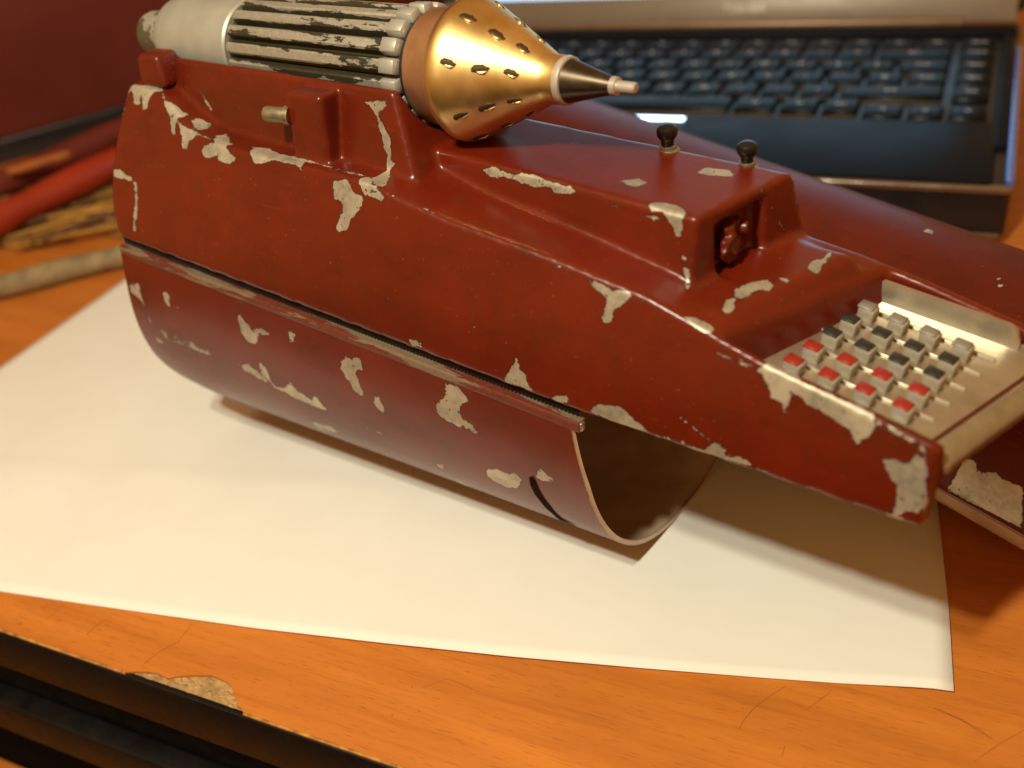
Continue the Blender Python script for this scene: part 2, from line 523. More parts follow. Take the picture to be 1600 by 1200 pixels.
LINES_HULL = [([(-143.9, 53.35), (-142.86, 48.63), (-142.85, 43.31), (-143.73, 35.63)], 0.55), ([(-141.59, 89.75), (-135.52, 83.35), (-129.14, 79.11), (-120.68, 77.25), (-109.93, 76.78)], 0.35), ([(-102.64, 77.77), (-90.81, 77.49), (-81.76, 77.37), (-68.33, 76.43), (-59.67, 76.41)], 0.3), ([(-130.66, 95.12), (-128.71, 92.41), (-126.31, 89.77)], 0.3), ([(31.94, 54.1), (34.55, 53.23), (37.88, 52.92), (40.52, 52.88)], 0.3), ([(63.68, 48.77), (67.39, 47.86), (71.1, 46.51)], 0.45), ([(-49.55, 71.81), (-40.86, 70.5), (-26.56, 67.98), (-8.25, 65.13), (4.22, 63.1), (14.67, 61.36), (25.86, 59.75)], -0.05), ([(30.89, 57.79), (33.98, 55.15), (38.13, 53.52)], 0.0), ([(-46.22, 90.09), (-35.47, 89.6), (-21.25, 89.0), (-9.01, 88.58), (4.16, 86.89), (13.46, 86.08)], -0.12), ([(-142.5, 34.45), (-120.18, 32.71), (-91.48, 29.99), (-61.3, 29.27), (-44.6, 27.93), (-35.45, 27.66), (-45.21, 28.08)], -0.35), ([(25.25, 34.6), (31.1, 31.44), (38.21, 28.24), (45.6, 27.4), (51.52, 26.95)], 0.05), ([(22.12, 111.02), (25.82, 104.68), (27.12, 100.73)], -0.1), ([(-51.72, 88.0), (-50.88, 84.67), (-49.31, 81.56)], -0.15), ([(72.5, 45.94), (73.71, 40.17), (74.59, 31.01)], 0.2)]
CHIPS_SHELL = [[(-154.18, 9.85), (-154.22, 9.66), (-153.6, 10.44), (-150.84, 10.37), (-148.97, 9.34), (-148.49, 10.14), (-149.21, 12.97), (-153.19, 12.82), (-154.44, 10.9), (-154.37, 10.39)], [(-137.82, 9.66), (-135.47, 9.19), (-135.43, 11.68), (-137.27, 12.72), (-138.72, 11.42)], [(-132.94, 10.96), (-131.07, 10.58), (-131.5, 12.26), (-133.39, 12.64)], [(-107.09, 8.16), (-105.5, 8.03), (-102.61, 10.43), (-96.29, 8.7), (-94.73, 9.52), (-100.75, 12.37), (-103.08, 14.09), (-106.47, 13.91), (-107.41, 11.77)], [(-89.1, 8.13), (-86.64, 7.26), (-84.72, 7.99), (-86.92, 10.24), (-88.54, 9.68)], [(-145.3, 19.25), (-142.48, 20.12), (-136.34, 20.11), (-134.21, 20.65), (-132.47, 19.59), (-130.56, 20.4), (-124.87, 20.69), (-125.33, 21.76), (-131.81, 21.86), (-138.4, 21.47), (-145.42, 21.39)], [(-115.25, 22.09), (-109.21, 20.51), (-104.99, 22.32), (-102.67, 24.38), (-97.91, 24.3), (-92.67, 20.69), (-92.72, 23.55), (-87.48, 24.65), (-85.19, 22.98), (-82.94, 26.53), (-91.17, 26.46), (-99.43, 25.22), (-104.81, 24.1), (-110.32, 23.02)], [(-103.74, 18.8), (-101.56, 19.04), (-102.14, 23.73), (-104.02, 23.12), (-105.03, 21.31)], [(-70.62, 10.89), (-67.98, 8.92), (-63.47, 7.15), (-61.75, 8.16), (-62.64, 10.16), (-65.66, 11.27), (-66.11, 13.65), (-64.52, 15.73), (-65.6, 17.56), (-68.46, 17.06), (-68.58, 14.82), (-70.91, 13.69)], [(-62.77, 18.84), (-59.82, 15.69), (-58.87, 16.7), (-59.12, 20.45), (-61.26, 19.99)], [(-95.89, 34.01), (-87.23, 32.95), (-87.53, 35.39), (-98.24, 36.94)], [(-36.86, 5.42), (-32.6, 4.87), (-29.31, 6.11), (-29.42, 8.25), (-32.17, 10.24), (-33.31, 13.81), (-30.99, 14.11), (-27.22, 15.54), (-28.76, 16.89), (-32.78, 16.32), (-35.19, 16.3), (-37.45, 15.7), (-39.98, 14.9), (-40.36, 12.91), (-36.45, 9.3), (-35.82, 6.22)], [(-30.0, 26.92), (-27.25, 26.23), (-25.31, 25.2), (-23.74, 26.5), (-19.99, 24.47), (-19.04, 26.61), (-21.19, 30.16), (-25.61, 31.66), (-30.78, 30.89)], [(-11.84, 19.32), (-10.44, 21.45), (-8.62, 21.94), (-9.33, 23.45), (-14.17, 24.42)], [(-47.28, 38.68), (-45.57, 39.59), (-44.75, 42.37), (-47.31, 42.47)], [(-49.76, 32.98), (-45.15, 31.2), (-48.42, 34.79)]]
LINES_SHELL = [([(-149.21, 12.97), (-148.68, 15.55), (-149.39, 19.32), (-150.58, 22.87), (-147.26, 23.2)], 0.25), ([(-74.84, 27.48), (-69.81, 27.49), (-64.52, 28.01)], 0.15)]
CHIPS_B = [[(12.53, 0.5), (14.19, 7.92), (14.61, 11.29), (15.7, 12.34), (17.55, 11.99), (18.57, 9.8), (20.96, 11.16), (22.96, 12.59), (24.82, 11.24), (27.79, 12.05), (29.65, 12.09), (32.68, 1.51), (27.54, 1.21), (20.78, 0.98), (14.34, 0.6)], [(-28.4, 44.75), (-25.95, 46.4), (-23.56, 45.14), (-25.56, 43.73)], [(-34.85, 69.17), (-33.0, 70.95), (-29.95, 68.73), (-31.51, 66.93)], [(-3.81, 57.89), (-4.82, 60.64), (-1.7, 57.39), (-1.67, 55.56)], [(-7.08, 47.68), (-4.51, 47.14), (-4.58, 45.71)], [(19.27, 27.25), (19.89, 28.77), (21.33, 29.66), (21.26, 28.07), (19.95, 26.9)]]
CRESCENT = [((-16.45, 24.67), (-13.76, 23.51)), ((-16.79, 27.16), (-13.87, 25.55)), ((-16.86, 30.6), (-13.68, 28.42)), ((-16.41, 35.36), (-12.77, 32.97)), ((-16.59, 42.35), (-11.54, 37.59)), ((-13.09, 42.66), (-7.59, 39.33))]
# ------------------------------------------------------------------ materials of the setting
def wood(name):
    m = NT(name)
    v = m.coords((1.0, 9.0, 9.0))
    n1 = m.noise(v, 9, 5, .6)
    n2 = m.noise(m.coords((1.0, 22.0, 22.0)), 22, 4, .6)
    blot = m.noise(m.coords(), 7, 4)
    c = m.mix(m.rng(n1, .3, .7), (0.46, 0.135, 0.017), (0.65, 0.215, 0.030))
    c = m.mix(m.rng(n2, .52, .72, 0, .5), c, (0.40, 0.105, 0.014))
    c = m.mix(m.rng(blot, .5, .75, 0, .35), c, (0.45, 0.125, 0.018))
    c = m.mix(m.rng(m.noise(m.coords(), 240, 3), .70, .74, 0, .5), c, (0.22, 0.055, 0.01))
    m.set('Base Color', c)
    m.set('Roughness', m.rng(blot, .3, .7, .34, .5))
    m.set('Coat Weight', .15)
    m.set('Coat Roughness', .25)
    pore = m.noise(m.coords((6.0, 90.0, 90.0)), 30, 2, .5)
    c = m.mix(m.rng(pore, .60, .70, 0, .55), c, (0.30, 0.075, 0.012))
    c = m.mix(m.rng(m.noise(m.coords((1.5, 4.0, 4.0)), 16, 6, .7), .56, .75, 0, .4), c, (0.34, 0.11, 0.022))
    m.set('Base Color', c)
    m.bump(pore, .12, .0002)
    return m.m


M['wood'] = wood('orange_wood_veneer')
M['board'] = plain('chipboard', (0.36, 0.22, 0.085), .8, 0, .45, 260, .4)
M['edge_black'] = plain('black_edge_trim', (0.006, 0.0045, 0.004), .5, 0, .4, 140, .2, spec=.2)
M['worn_edge'] = plain('worn_edge_line', (0.42, 0.18, 0.035), .6, 0, .6, 300)
M['scratch'] = plain('scratch_dark', (0.36, 0.10, 0.015), .6, 0, .3)
M['maroon'] = plain('maroon_panel', (0.13, 0.016, 0.008), .6, 0, .1, 25)
M['red_tube'] = plain('red_plastic', (0.36, 0.032, 0.008), .45, 0, .2, 30)
M['dull_red'] = plain('dull_red_cloth', (0.17, 0.018, 0.007), .7, 0, .3, 30)
M['orange'] = plain('orange_highlight_tone', (0.36, 0.10, 0.018), .7, 0, .3, 60)  # colour of the painted highlight on the dull red tube
M['straw'] = plain('yellow_straw', (0.33, 0.165, 0.028), .7, 0, .6, 60)
M['twig'] = plain('dark_twig', (0.11, 0.05, 0.02), .8, 0, .4, 150)
M['stick'] = plain('grey_stick', (0.26, 0.19, 0.09), .7, 0, .35, 120, .3)

pm = NT('white_paper')
pv = pm.coords()
pm.set('Base Color', pm.mix(pm.rng(pm.noise(pv, 30, 4), .3, .7), (0.80, 0.775, 0.72), (0.84, 0.82, 0.765)))
pm.set('Roughness', .75)
pm.bump(pm.noise(pv, 60, 5), .05, .0006)
M['paper'] = pm.m

# ------------------------------------------------------------------ desk
desk = thing('desk', 'orange wood-veneer desk with black front edge and chipped corner of veneer', 'desk', (0, 0, 0))
X0, X1, YF, YB = -1000, 600, 102.0, 1050


def slab(name, x0, x1, y0, y1, z0, z1, mat, parent, bev=.6):
    me = box_mesh(name, x1 - x0, y1 - y0, z1 - z0, bev, 2)
    o = link(name, me, parent, mat, ((x0 + x1) / 2 * MM, (y0 + y1) / 2 * MM, z0 * MM))
    return o


slab('core_board', X0, X1, YF + .8, YB, -18, -0.9, M['board'], desk, 0)
# veneer sheet with the piece broken out of its front edge
notch = [(-190, YF), (-187.5, YF + 1.0), (-184, YF + 2.2), (-180, YF + 2.6), (-177, YF + 2.1), (-174.5, YF + 3.6), (-170, YF + 5.6),
         (-165.5, YF + 6.9), (-160.5, YF + 6.6), (-157.5, YF + 5.6), (-155.6, YF + 3.6), (-153.8, YF + 2.8), (-152.6, YF + 1.2), (-151, YF + .9), (-149.5, YF)]
outline = [(X0, YF)] + notch + [(X1, YF), (X1, YB), (X0, YB)]
bm = bmesh.new()
top = [bm.verts.new((x * MM, y * MM, 0)) for x, y in outline]
f = bm.faces.new(top)
ext = bmesh.ops.extrude_face_region(bm, geom=[f])
for vtx in [g for g in ext['geom'] if isinstance(g, bmesh.types.BMVert)]:
    vtx.co.z = -0.85 * MM
bmesh.ops.triangulate(bm, faces=[fc for fc in bm.faces if len(fc.verts) > 4])
link('veneer', bm_mesh('veneer', bm, False), desk, M['wood'])
# torn fibre lumps in the break
bm = bmesh.new()
for k in range(60):
    x = random.uniform(-186, -154)
    y = YF + random.uniform(1, 1 + 5.0 * max(0, 1 - abs((x + 165) / 24)))
    r = random.uniform(.4, .9)
    mt = Matrix.Translation((x * MM, y * MM, -1.15 * MM)) @ Matrix.Rotation(random.uniform(-.6, .6), 4, 'Z') @ Matrix.Diagonal((r * 2.2 * MM, r * .8 * MM, r * .7 * MM, 1))
    bmesh.ops.create_icosphere(bm, subdivisions=1, radius=1, matrix=mt)
o = link('torn_fibres', bm_mesh('torn_fibres', bm), desk, M['board'])
o['kind'] = 'stuff'
slab('edge_trim', X0, X1, YF - 1.0, YF + .6, -20, -0.6, M['edge_black'], desk, .3)
slab('worn_edge_line', X0, -190, YF - .55, YF + .2, -0.75, .04, M['worn_edge'], desk, .1)
slab('worn_edge_line', -149.4, X1, YF - .55, YF + .2, -0.75, .04, M['worn_edge'], desk, .1)
slab('front_rail', X0, X1, YF + 6, YF + 20, -70, -19, M['edge_black'], desk, .8)
slab('drawer_rail', X0, X1, YF - 2, YF + 5.5, -62, -44, M['edge_black'], desk, 1.2)
slab('lower_shelf', X0, X1, YF - 62, YF + 5, -122, -106, M['wood'], desk, 1.0)
slab('back_panel', X0, X1, YF + 21, YF + 30, -700, -19, M['edge_black'], desk, .8)
fl = link('floor', box_mesh('floor', 6000, 6000, 10, 0), None, plain('dark_floor', (0.02, 0.012, 0.008), .7), (0, 0, -.711))
fl['kind'] = 'structure'
slab('side_board', X0, X0 + 20, YF + 30, YB, -700, -19, M['edge_black'], desk, .8)
slab('side_board', X1 - 20, X1, YF + 30, YB, -700, -19, M['edge_black'], desk, .8)


def scratch(pts, w):
    vs, fs = [], []
    for i, (x, y) in enumerate(pts):
        j = min(i + 1, len(pts) - 1)
        k = max(i - 1, 0)
        d = np.array(pts[j]) - np.array(pts[k])
        d = np.array([-d[1], d[0]]) / np.linalg.norm(d)
        ww = w * (.35 + .65 * math.sin(math.pi * (i + .5) / len(pts)))
        vs += [(x + d[0] * ww, y + d[1] * ww, .05), (x - d[0] * ww, y - d[1] * ww, .05)]
        if i:
            b = 2 * i
            fs.append((b - 2, b - 1, b + 1, b))
    link('scratch', mesh('scratch', vs, fs), desk, M['scratch'])


for pts, w in SCRATCHES:
    scratch(pts, w * .5)

# ------------------------------------------------------------------ sheet of paper
# front edge, left edge, hidden far edge, right edge (mm on the desk)
front_edge = [(-372, 96), (-310, 105), (-252.2, 113.1), (-205.6, 119.7), (-163.1, 125.8), (-125, 132.4), (-89.8, 139.1), (-58, 146), (-27, 153.1), (-4, 158.6), (8.5, 161.5), (13.9, 162.1)]
right_edge = [(13.9, 162.1), (11.2, 186.7), (5.8, 224.3), (1, 258), (-6, 300), (-12, 338)]
NU, NV = 90, 50
fe = np.array(front_edge)
fu = np.linspace(-372, 13.9, NU + 1)
fy = np.interp(fu, fe[:, 0], fe[:, 1])
vs, fs = [], []
re_ = np.array(right_edge)
for j in range(NV + 1):
    t = j / NV
    yr = 162.1 + (338 - 162.1) * t
    xr = np.interp(yr, re_[:, 1], re_[:, 0])
    xl = -372 + 8.4 * min(1, t * 2.2)
    yl = 96 + (318 - 96) * t
    for i in range(NU + 1):
        s = i / NU
        x = xl + (xr - xl) * s
        y0 = np.interp(-372 + 385.9 * s, fe[:, 0], fe[:, 1])
        yb = 318 + 20 * s
        y = y0 + (yb - y0) * t
        # straight fold about 48 mm from the front edge, and slight lifts along the free edges
        dist = y - (161.3 + 0.197 * (x + 306.8))
        z = .25 + 1.1 * math.exp(-abs(dist) / 16.0) * (1 if dist < 0 else .55) * min(1, max(0, (-60 - x) / 120))
        z += .8 * max(0, 1 - t * 6) * max(0, math.sin((x + 372) / 386 * math.pi * 1.5 - 1.6)) ** 2
        z += .9 * max(0, 1 - (1 - s) * 16) * (1 - t)
        vs.append((x, y, z))
for j in range(NV):
    for i in range(NU):
        a = j * (NU + 1) + i
        fs.append((a, a + 1, a + NU + 2, a + NU + 1))
paper = link('paper_sheet', mesh('paper_sheet', vs, fs), None, M['paper'])
md = paper.modifiers.new('thickness', 'SOLIDIFY')
md.thickness = .00012
md.offset = 1
tag(paper, 'large white paper sheet lying creased on the desk under the red gauntlet', 'paper')

# ------------------------------------------------------------------ gauntlet A
SG = 1.0283
C_G = np.array([OG[0] * SG, OG[1] * SG, 200 * (1 - SG)]) * MM
G = thing('gauntlet', 'chipped red armour gauntlet with rocket and keypad standing on white paper', 'gauntlet',
          tuple(C_G), TH)
G.scale = (SG, SG, SG)


def zs(u):
    return np.where(u < 0, 71.2 - .1175 * u, 71.2 - .073 * u)


def vn(u):
    return -(46.3 - .0832 * u)


ZT = np.array([(-170, 127.8), (-152, 127.4), (-144, 126.4), (-138, 124.6), (-131, 121.3), (-124, 118.5), (-116, 117.0), (-104, 116.2), (-56, 114.6), (-50, 113.4), (-34, 109.6),
               (-7.7, 105.2), (15.8, 100.6), (30.5, 95.9), (42, 92.2), (55.7, 89.1), (71.7, 84.7), (85, 81)])
CI = np.array([(-170, 23), (-158, 22.5), (-142, 22), (-125, 20), (-110, 17.7), (-56, 10.5), (-50, 9.5), (30, 10), (75, 9)])


def floor_z(u):
    return 81.0 - .14 * (u - 72)


def lip_u(v):
    return 75.4 + .28 * (v + 37)


def ledge_u(v):
    return 31.5 + .33 * (v + 36)


HV = 0.8
gu = np.arange(-164, 94, HV, dtype=np.float32)
gv = np.arange(-65, 66, HV, dtype=np.float32)
gz = np.arange(60, 139, HV, dtype=np.float32)
U, V, Z = np.meshgrid(gu, gv, gz, indexing='ij', sparse=True)
ZSU = zs(U).astype(np.float32)
q = np.clip(Z - ZSU, 0, None) / 38
wall = vn(U) + np.interp(U, CI[:, 0], CI[:, 1]).astype(np.float32) * q ** 1.5
zt = np.interp(U, ZT[:, 0], ZT[:, 1]).astype(np.float32)
dn = (wall - V) * .93
fb = np.interp(U, [-160, 0, 18, 42, 90], [59, 46, 40, 13.8, 13.8]).astype(np.float32)
ft = np.interp(U, [-160, 20, 42, 90], [6, 6, 12.5, 13]).astype(np.float32)
vfar = fb + (ft - fb) * np.clip((Z - ZSU) / (np.clip(zt - ZSU, 8, None)), 0, 1.3)
dfar = (V - vfar) * .8
drear = (-158.5 + .0016 * (V + 8) ** 2 + .010 * np.clip(Z - 112, 0, None) ** 2 * .3 + .004 * np.clip(104 - Z, 0, None) ** 2 * 3) - U
dfront = U - lip_u(V)
body = smax(dn, Z - zt, .7)
body = smax(body, dfar, 3)
body = smax(body, drear, 3)
body = smax(body, dfront, 1.2)
body = smax(body, ZSU + .9 - Z, .8)
# raised box on top
ub = 20.6 + .22 * (V + 25)
bx = smax(-27.8 + (Z - 98) * .19 - V, (V - (8.5 - (Z - 98) * .26)) * .95, 1.5)
bx = smax(bx, Z - (118.0 - .062 * (U + 59) - .035 * (V + 25)), 1.0)
bx = smax(bx, (U - (ub + (112 - Z) * .05)) * .98, .35)
bx = smax(bx, -80 - U, 1)
bx = smax(bx, 85 - Z, 1)
body = smin(body, bx, 1.3)
# plateau in front of the box, above the keypad
lg = smax(-33.5 - V, V - (5.5 - .02 * U), 3.5)
lg = smax(lg, Z - (97.3 - .05 * (U - 20) - .012 * (V + 20)), 3.0)
lg = smax(lg, (U - ledge_u(V) + (Z - 90) * .22) * .96, 3.0)
lg = smax(lg, 80 - Z, 1)
lg = smax(lg, -5 - U, 1)
body = smin(body, lg, 1.5)
# rear block that carries the rocket
rb = smax(-33.6 + (Z - 114.5) * .26 - V, V - 6, 2)
rb = smax(rb, Z - (133.4 - .012 * (U + 143)), .9)
rb = smax(rb, (U - (-55.2 + np.clip(131 - Z, 0, None) * .36)) * .92, 1.6)
rb = smax(rb, (-146.5 - np.clip(128 - Z, 0, None) * .9 - U) * .8, 6)
rb = smax(rb, 100 - Z, 1)
body = smin(body, rb, 1.3)
# switch block standing out of the rear block
sb = smax(-37.6 + (Z - 114) * .09 - V, V + 20, .6)
sb = smax(sb, np.abs(U + 80.5 - (Z - 120) * .02) - 6.6, .4)
sb = smax(sb, Z - (131.8 - (V + 36) * .05), .6)
sb = smax(sb, 108 - Z, 1)
body = smin(body, sb, .7)
# trough for the rocket
body = smax(body, 14.6 - np.hypot(V + 12, Z - 133.0), 1.0)
# keypad recess
tc = smax(ledge_u(V) + 1.5 - (Z - 90) * .22 - U, -34.6 + (U - 72) * .045 - V, 2.2)
tc = smax(tc, V - 9.3, .8)
tc = smax(tc, floor_z(U) - 1.2 - Z, 1.0)
body = smax(body, -tc, 1.6)
# opening in the front of the box
op = smax(np.abs(V + 12.2) - 7.6, np.abs(Z - 103.4) - 6.0, 1.2)
op = smax(op, 20.2 + .22 * (V + 12) - U, .6)
body = smax(body, -op, 1.0)
# hollow underneath
vd = smax((wall + 3.8 - V), V - (vfar - 4), 2)
vd = smax(vd, Z - np.minimum(zt - 6.5, floor_z(U) - 4.4 + np.clip(40 - U, 0, None) * .4), 4)
vd = smax(vd, -152 - U, 2)
body = smax(body, -vd, .8)
Vh, Fh = surface_nets(np.ascontiguousarray(body, dtype=np.float32), (gu[0], gv[0], gz[0]), HV)
hull_me = np_mesh('upper_shell', Vh, Fh)
Ph = np.stack([Vh[:, 0], Vh[:, 1] + Vh[:, 2]], 1)
cd = chip_field(Ph, CHIPS_HULL, LINES_HULL)
nrm = np.empty(len(Vh) * 3, np.float32)
hull_me.vertices.foreach_get('normal', nrm)
nrm = nrm.reshape(-1, 3)
cd = np.where((-nrm[:, 1] + nrm[:, 2] > .05) | (Vh[:, 0] > 70), cd, 6.0)
cd = np.where((Vh[:, 2] < 72 - .09 * Vh[:, 0]) & (nrm[:, 2] < -.6), 6.0, cd)
set_attr(hull_me, 'chip', cd)
hull = link('upper_shell', hull_me, G, M['red'])

# ---- lower shell
NL, NT_ = 130, 96


def shell_pt(u, t, off=0.0):
    """t -1 near seam .. 1 far seam"""
    ztop = 71.2 - .1175 * u - 4.9
    zb = 5.9
    w = 46.3 - .0832 * u
    k = max(0.0, (-143 - u) / 16.0)
    zb += 2 * k ** 1.7
    n = 2.35 + .15 * min(1.1, -u / 150.0)
    a = t * math.pi / 2
    sy, cy = math.sin(a), math.cos(a)
    w += 4 * min(1, max(0, -u / 150.0)) * math.sin(math.pi * min(1, abs(cy) ** (2 / n)))
    w -= off
    y = w * math.copysign(abs(sy) ** (2 / n), sy)
    z = ztop - (ztop - zb - off) * abs(cy) ** (2 / n)
    return (u, y, z)


def shell_front(t):
    return -.6 + 1.6 * min(1, (1 - abs(t)) * 6)


def shell_rear(t):
    return -153.5 - 5.5 * min(1, (1 - abs(t)) * 3.5)


vs, fs = [], []
for j in range(NT_ + 1):
    t = -1 + 2 * j / NT_
    for i in range(NL + 1):
        s = i / NL
        uu = shell_front(t) * (1 - s) + shell_rear(t) * s
        p = shell_pt(uu, t)
        vs.append(p)
for j in range(NT_):
    for i in range(NL):
        a = j * (NL + 1) + i
        fs.append((a, a + NL + 1, a + NL + 2, a + 1))
sh_me = mesh('lower_shell', vs, [tuple(reversed(f_)) for f_ in fs])
Vs = np.array(vs)


def shell_uv(P):
    w = np.arctan2((71.2 - .1175 * P[:, 0]) - P[:, 2], -P[:, 1]) * 45
    return np.stack([P[:, 0], w], 1)


cd = chip_field(shell_uv(Vs), CHIPS_SHELL, LINES_SHELL)
cd = np.where(Vs[:, 1] < 12, cd, 6.0)
cd = np.minimum(cd, np.clip(shell_front(0) - .25 - Vs[:, 0], 0, 9) * 1.0 + .0) if True else cd
set_attr(sh_me, 'chip', cd)
shell = link('lower_shell', sh_me, G, M['red_shell'])
# inner skin, so the inside shows bare metal
vs2 = []
for j in range(NT_ + 1):
    t = -1 + 2 * j / NT_
    for i in range(NL + 1):
        s = i / NL
        uu = shell_front(t) * (1 - s) + shell_rear(t) * s
        vs2.append(shell_pt(uu, t, 1.3))
nb = len(vs2)
fs2 = list(fs)
# close the front and rear edges between the skins
vs3 = vs2 + [tuple(v_) for v_ in vs]
for j in range(NT_):
    a, b = j * (NL + 1), (j + 1) * (NL + 1)
    fs2.append((a, b, b + nb, a + nb))
    a, b = a + NL, b + NL
    fs2.append((b, a, a + nb, b + nb))
link('shell_lining', mesh('shell_lining', vs3, fs2), shell, M['inner'])


# rail along the near and far seam, black toothed strip in the gap
def rail(side):
    vs, fs = [], []
    N = 90
    for i in range(N + 1):
        u = 1.6 + (-153.0 - 1.6) * i / N
        k = max(0.0, (-146 - u) / 14.0)
        v0 = 46.3 - .0832 * u
        z1 = 71.2 - .1175 * u - 2.0
        wob = -.15
        prof = [(-2.4, -.4), (.0 + wob, -.4), (.35 + wob, -.9), (.4 + wob, -2.5), (.2 + wob, -3.0), (-.3, -3.3), (-2.4, -3.3)]
        for dv, dz in prof:
            vs.append((u, side * (v0 + dv), z1 + dz))
    m_ = 7
    for i in range(N):
        for k in range(m_):
            a, b = i * m_ + k, i * m_ + (k + 1) % m_
            fs.append((a, b, b + m_, a + m_) if side < 0 else (a, a + m_, b + m_, b))
    fs.append(tuple(range(m_)))
    fs.append(tuple(range(N * m_, N * m_ + m_))[::-1])
    r = link('seam_rail', mesh('seam_rail', vs, fs), G, M['rail'])
    r.data.set_sharp_from_angle(angle=math.radians(40))
    vs, fs = [], []
    nt = 300
    for i in range(nt + 1):
        u = 1.0 - 153.0 * i / nt
        k = max(0.0, (-146 - u) / 14.0)
        d = 1.6 + (.55 if i % 2 else 0)
        v0 = (46.3 - .0832 * u) - d
        z1 = 71.2 - .1175 * u
        for z in (z1 + 1.6, z1 - 2.0):
            vs.append((u, side * v0, z))
        if i:
            b = 2 * i
            fs.append((b - 2, b - 1, b + 1, b))
    link('toothed_strip', mesh('toothed_strip', vs, fs, False), G, M['black'])
    return r


rail(-1)
rail(1)
link('rail_end', box_mesh('rail_end', .8, 1.6, 2.2, .3, 2), G, M['silver'], (1.9 * MM, -45.3 * MM, 66.3 * MM))
# crescent strap slot near the front of the lower shell
vs, fs = [], []
for i, (pa, pb) in enumerate(CRESCENT):
    k = (.55, .75, .7, .6, .45, .15)[i]
    mid = ((pa[0] + pb[0]) / 2, (pa[1] + pb[1]) / 2)
    pa = tuple(m0 + (p0 - m0) * k for m0, p0 in zip(mid, pa))
    pb = tuple(m0 + (p0 - m0) * k for m0, p0 in zip(mid, pb))
    for (u, w) in (pa, ((pa[0] + pb[0]) / 2, (pa[1] + pb[1]) / 2), pb):
        # point on the shell at this angle
        best = min((abs(shell_uv(np.array([shell_pt(u, t)]))[0][1] - w), t) for t in np.linspace(-1, 0.2, 400))
        p = np.array(shell_pt(u, best[1]))
        nrm_ = np.array([0, p[1], p[2] - 50])
        nrm_ /= np.linalg.norm(nrm_)
        vs.append(tuple(p + nrm_ * .22))
    if i:
        b = 3 * i
        fs += [(b - 3, b, b + 1, b - 2), (b - 2, b + 1, b + 2, b - 1)]
link('strap_slot', mesh('strap_slot', vs, fs), shell, plain('slot_dark', (0.012, 0.006, 0.004), .9, spec=.05))

# ---- keypad
TU0, TU1 = 34.0, 74.0
vs, fs = [], []
NA, NB = 24, 20
for side in (0, 1):
    for i in range(NA + 1):
        for j in range(NB + 1):
            v = -33.4 + (8.6 + 33.4) * j / NB
            u0, u1 = ledge_u(v) + 1.6, lip_u(v) - 5.0
            u = u0 + (u1 - u0) * i / NA
            vs.append((u, v, floor_z(u) - (0.35 if side == 0 else 1.3)))
nb = (NA + 1) * (NB + 1)
for i in range(NA):
    for j in range(NB):
        a = i * (NB + 1) + j
        fs.append((a, a + NB + 1, a + NB + 2, a + 1))
for i in range(NA):
    for j in (0, NB):
        a = i * (NB + 1) + j
        fs.append((a, a + NB + 1, a + NB + 1 + nb, a + nb))
for j in range(NB):
    for i in (0, NA):
        a = i * (NB + 1) + j
        fs.append((a, a + 1, a + 1 + nb, a + nb))
plate = link('keypad_plate', mesh('keypad_plate', vs, fs, False), G, M['silver'])
# low ridges between the key rows and the upstand along the far side
KC = {k: np.array(v) for k, v in KEYCORNERS.items()}


def key_uv(i, j):
    a, b = i / 3.0, j / 4.0
    return (KC['nr'] * (1 - a) + KC['nf'] * a) * (1 - b) + (KC['fr'] * (1 - a) + KC['ff'] * a) * b


skew = math.atan2(KC['fr'][0] - KC['nr'][0], KC['fr'][1] - KC['nr'][1])
slope = math.atan(.14)
kme = {}
for nm, mt in (('red', 'key_red'), ('black', 'key_black'), ('grey', 'key_grey')):
    kme[nm] = box_mesh('key_' + nm, 4.3, 3.5, 3.9, .35, 2, .93)
    cap = box_mesh('key_body_' + nm, 4.3, 3.5, 3.9, .35, 2, .93)
M['key_side'] = plain('key_side_metal', (0.42, 0.37, 0.29), .5, .35, .15, 200)
body_me = box_mesh('key_body', 3.5, 3.0, 3.1, .1, 1, 1.0)
body_me.materials.append(M['key_side'])
cap_me = {}
for nm in ('red', 'black', 'grey'):
    cap_me[nm] = box_mesh('key_cap_' + nm, 3.46, 2.96, 0.6, .14, 1, .98)
    cap_me[nm].materials.append(M['key_' + nm])
for i in range(4):
    for j in range(5):
        u, v = key_uv(i, j)
        nm = ('red', 'red', 'black', 'black', 'grey')[j]
        jit = random.uniform(-.25, .25)
        k = link('key', body_me, plate, None, (u * MM, v * MM, (floor_z(u) - .5 + jit) * MM), (0, slope, -skew * .8 + random.uniform(-.05, .05)))
        c_ = link('key_cap', cap_me[nm], plate, None, (u * MM, v * MM, (floor_z(u) + 2.5 + jit) * MM), (0, slope, k.rotation_euler[2]))
for j in range(4):
    for i in range(5):
        pass
rdg = box_mesh('ridge', 31, .8, .7, .25, 2)
rdg.materials.append(M['silver'])
for j in range(6):
    pa = key_uv(-.4, j - .5)
    pb = key_uv(3.55, j - .5)
    if j in (0,):
        continue
    mid = (pa + pb) / 2
    link('ridge', rdg, plate, None, (mid[0] * MM, mid[1] * MM, (floor_z(mid[0]) - .55) * MM), (0, slope, math.atan2(pb[1] - pa[1], pb[0] - pa[0])))
